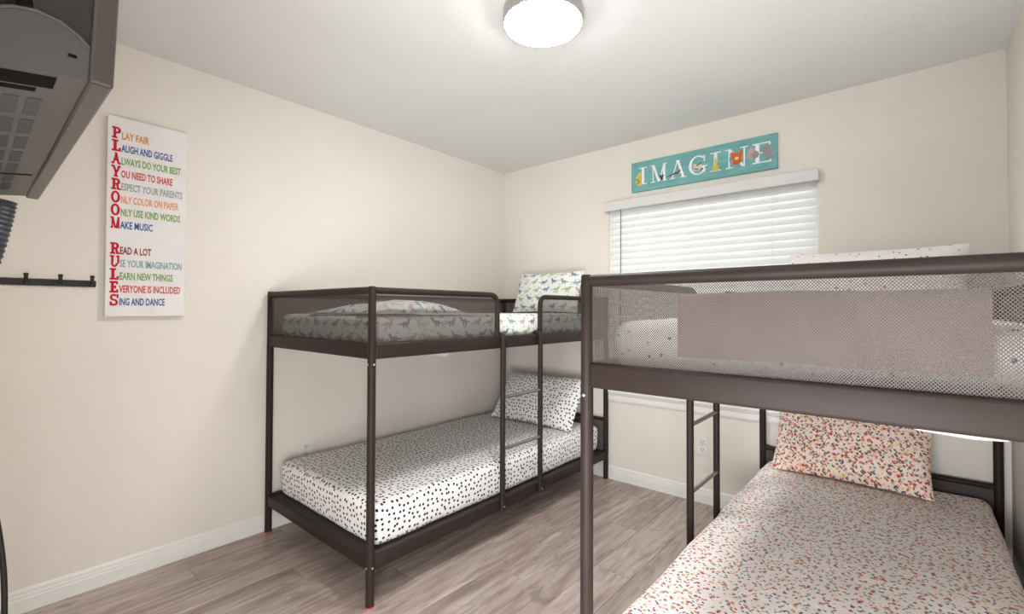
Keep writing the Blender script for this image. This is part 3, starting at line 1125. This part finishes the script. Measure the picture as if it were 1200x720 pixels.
# ------------------------------------------------------------------ television on the near wall
def television():
    X0, X1, Z0 = 0.93, 1.905, 1.500
    t = thing('television', 'grey backed flat television hung high at the left edge, seen from behind', 'television', ((X0 + X1) / 2, -2.935, Z0))
    hw = (X1 - X0) / 2
    bm = B(); box(bm, (-hw, -.0125, 0), (hw, .0125, .575), .004); link('bezel', bm, M['tv_bezel'], t)
    bm = B(); box(bm, (-hw + .014, .0115, .02), (hw - .014, .0135, .561)); link('screen', bm, M['screen'], t)
    # lower rear housing with an arched top and a flat grey underside
    arc = [(-.0115, .044), (-.024, .056), (-.042, .066), (-.062, .069), (-.082, .064), (-.105, .050)]
    bm = B(); prism(bm, [(-.0115, .004), (-.105, -.012)] + arc[::-1], 'x', -hw + .012, hw - .006)
    ho = link('rear_housing', bm, M['tv_grey'], t)
    # seam lip along the housing end
    bm = B()
    tube(bm, [(hw - .006, y, z) for y, z in arc], .0022, 8); link('housing_lip', bm, M['tv_grey'], ho, True)
    bm = B(); prism(bm, [(-.0115, .03), (-.060, .05), (-.070, .10), (-.066, .50), (-.040, .55), (-.0115, .56)], 'x', -hw + .03, hw - .010)
    link('upper_back', bm, M['tv_dark'], t)
    slope = lambda y: .004 + (-.0115 - y) * (-.016 / .0935) * 1.0
    zu = lambda y: .004 - (-.0115 - y) * (.016 / .0935)
    def under(x0, x1, y0, y1, d=.0008):
        bm = B()
        vs = [(x0, y0), (x1, y0), (x1, y1), (x0, y1)]
        a = [bm.verts.new((x, y, zu(y) - d)) for x, y in vs]; b = [bm.verts.new((x, y, zu(y) + .002)) for x, y in vs]
        bm.faces.new(a); bm.faces.new(b[::-1])
        for i in range(4): bm.faces.new((a[i], a[(i + 1) % 4], b[(i + 1) % 4], b[i]))
        return bm
    x = hw - .115
    while x - .085 > -hw + .08:
        for y in (-.053, -.075, -.097):
            link('vent', under(x - .085, x, y - .0075, y + .0075), M['tv_vent'], ho)
        x -= .112
    link('vent', under(hw - .062, hw - .018, -.096, -.040), M['tv_hole'], ho)
    link('vent', under(hw - .085, hw - .070, -.100, -.055), M['tv_hole'], ho)
    link('vent', under(-hw + .30, -hw + .31, -.10, -.02), M['tv_hole'], ho)
    bm = B(); box(bm, (hw - .012, -.033, .026), (hw - .0052, -.024, .031), .001, 1); link('latch', bm, M['tv_hole'], ho)
    t.rotation_euler = (-0.035, 0, 0)
    # wall bracket
    bm = B()
    box(bm, (-.12, -.182, .20), (.12, -.172, .42), .002, 1)
    box(bm, (-.03, -.173, .28), (.03, -.060, .34), .004, 1)
    link('wall_bracket', bm, M['black'], t)


def cable_conduit():
    bm = B()
    path, radii = [], []
    a, b, c = Vector((1.0, -3.000, 1.475)), Vector((1.0, -3.010, 1.38)), Vector((1.0, -3.055, 1.20))
    n = 80
    for i in range(n + 1):
        t = i / n
        p = (1 - t) ** 2 * a + 2 * t * (1 - t) * b + t * t * c
        path.append(p); radii.append(.036 if i % 4 < 2 else .0338)
    tube(bm, path, .035, 20, True, radii)
    o = link('cable_conduit', bm, M['sleeve'], None, True)
    tag(o, 'slate ribbed cable conduit hanging below the television', 'conduit')
    bm = B()
    pts = [Vector((1.0, -3.06, 1.19)), Vector((1.0, -3.03, .95)), Vector((1.0, -2.985, .66)), Vector((1.0, -2.973, .46)), Vector((1.0, -2.985, .25)), Vector((1.0, -3.04, .06)), Vector((1.03, -3.085, .008))]
    sm = []
    for i in range(len(pts) - 1):
        p0, p1, p2, p3 = pts[max(0, i - 1)], pts[i], pts[i + 1], pts[min(len(pts) - 1, i + 2)]
        for k in range(6):
            u = k / 6
            sm.append(.5 * ((2 * p1) + (p2 - p0) * u + (2 * p0 - 5 * p1 + 4 * p2 - p3) * u * u + (3 * p1 - p0 - 3 * p2 + p3) * u ** 3))
    sm.append(pts[-1])
    tube(bm, sm, .006, 10)
    o = link('power_cord', bm, M['cable'], None, True)
    tag(o, 'black power cord drooping at the lower left edge', 'cord')


television()
cable_conduit()
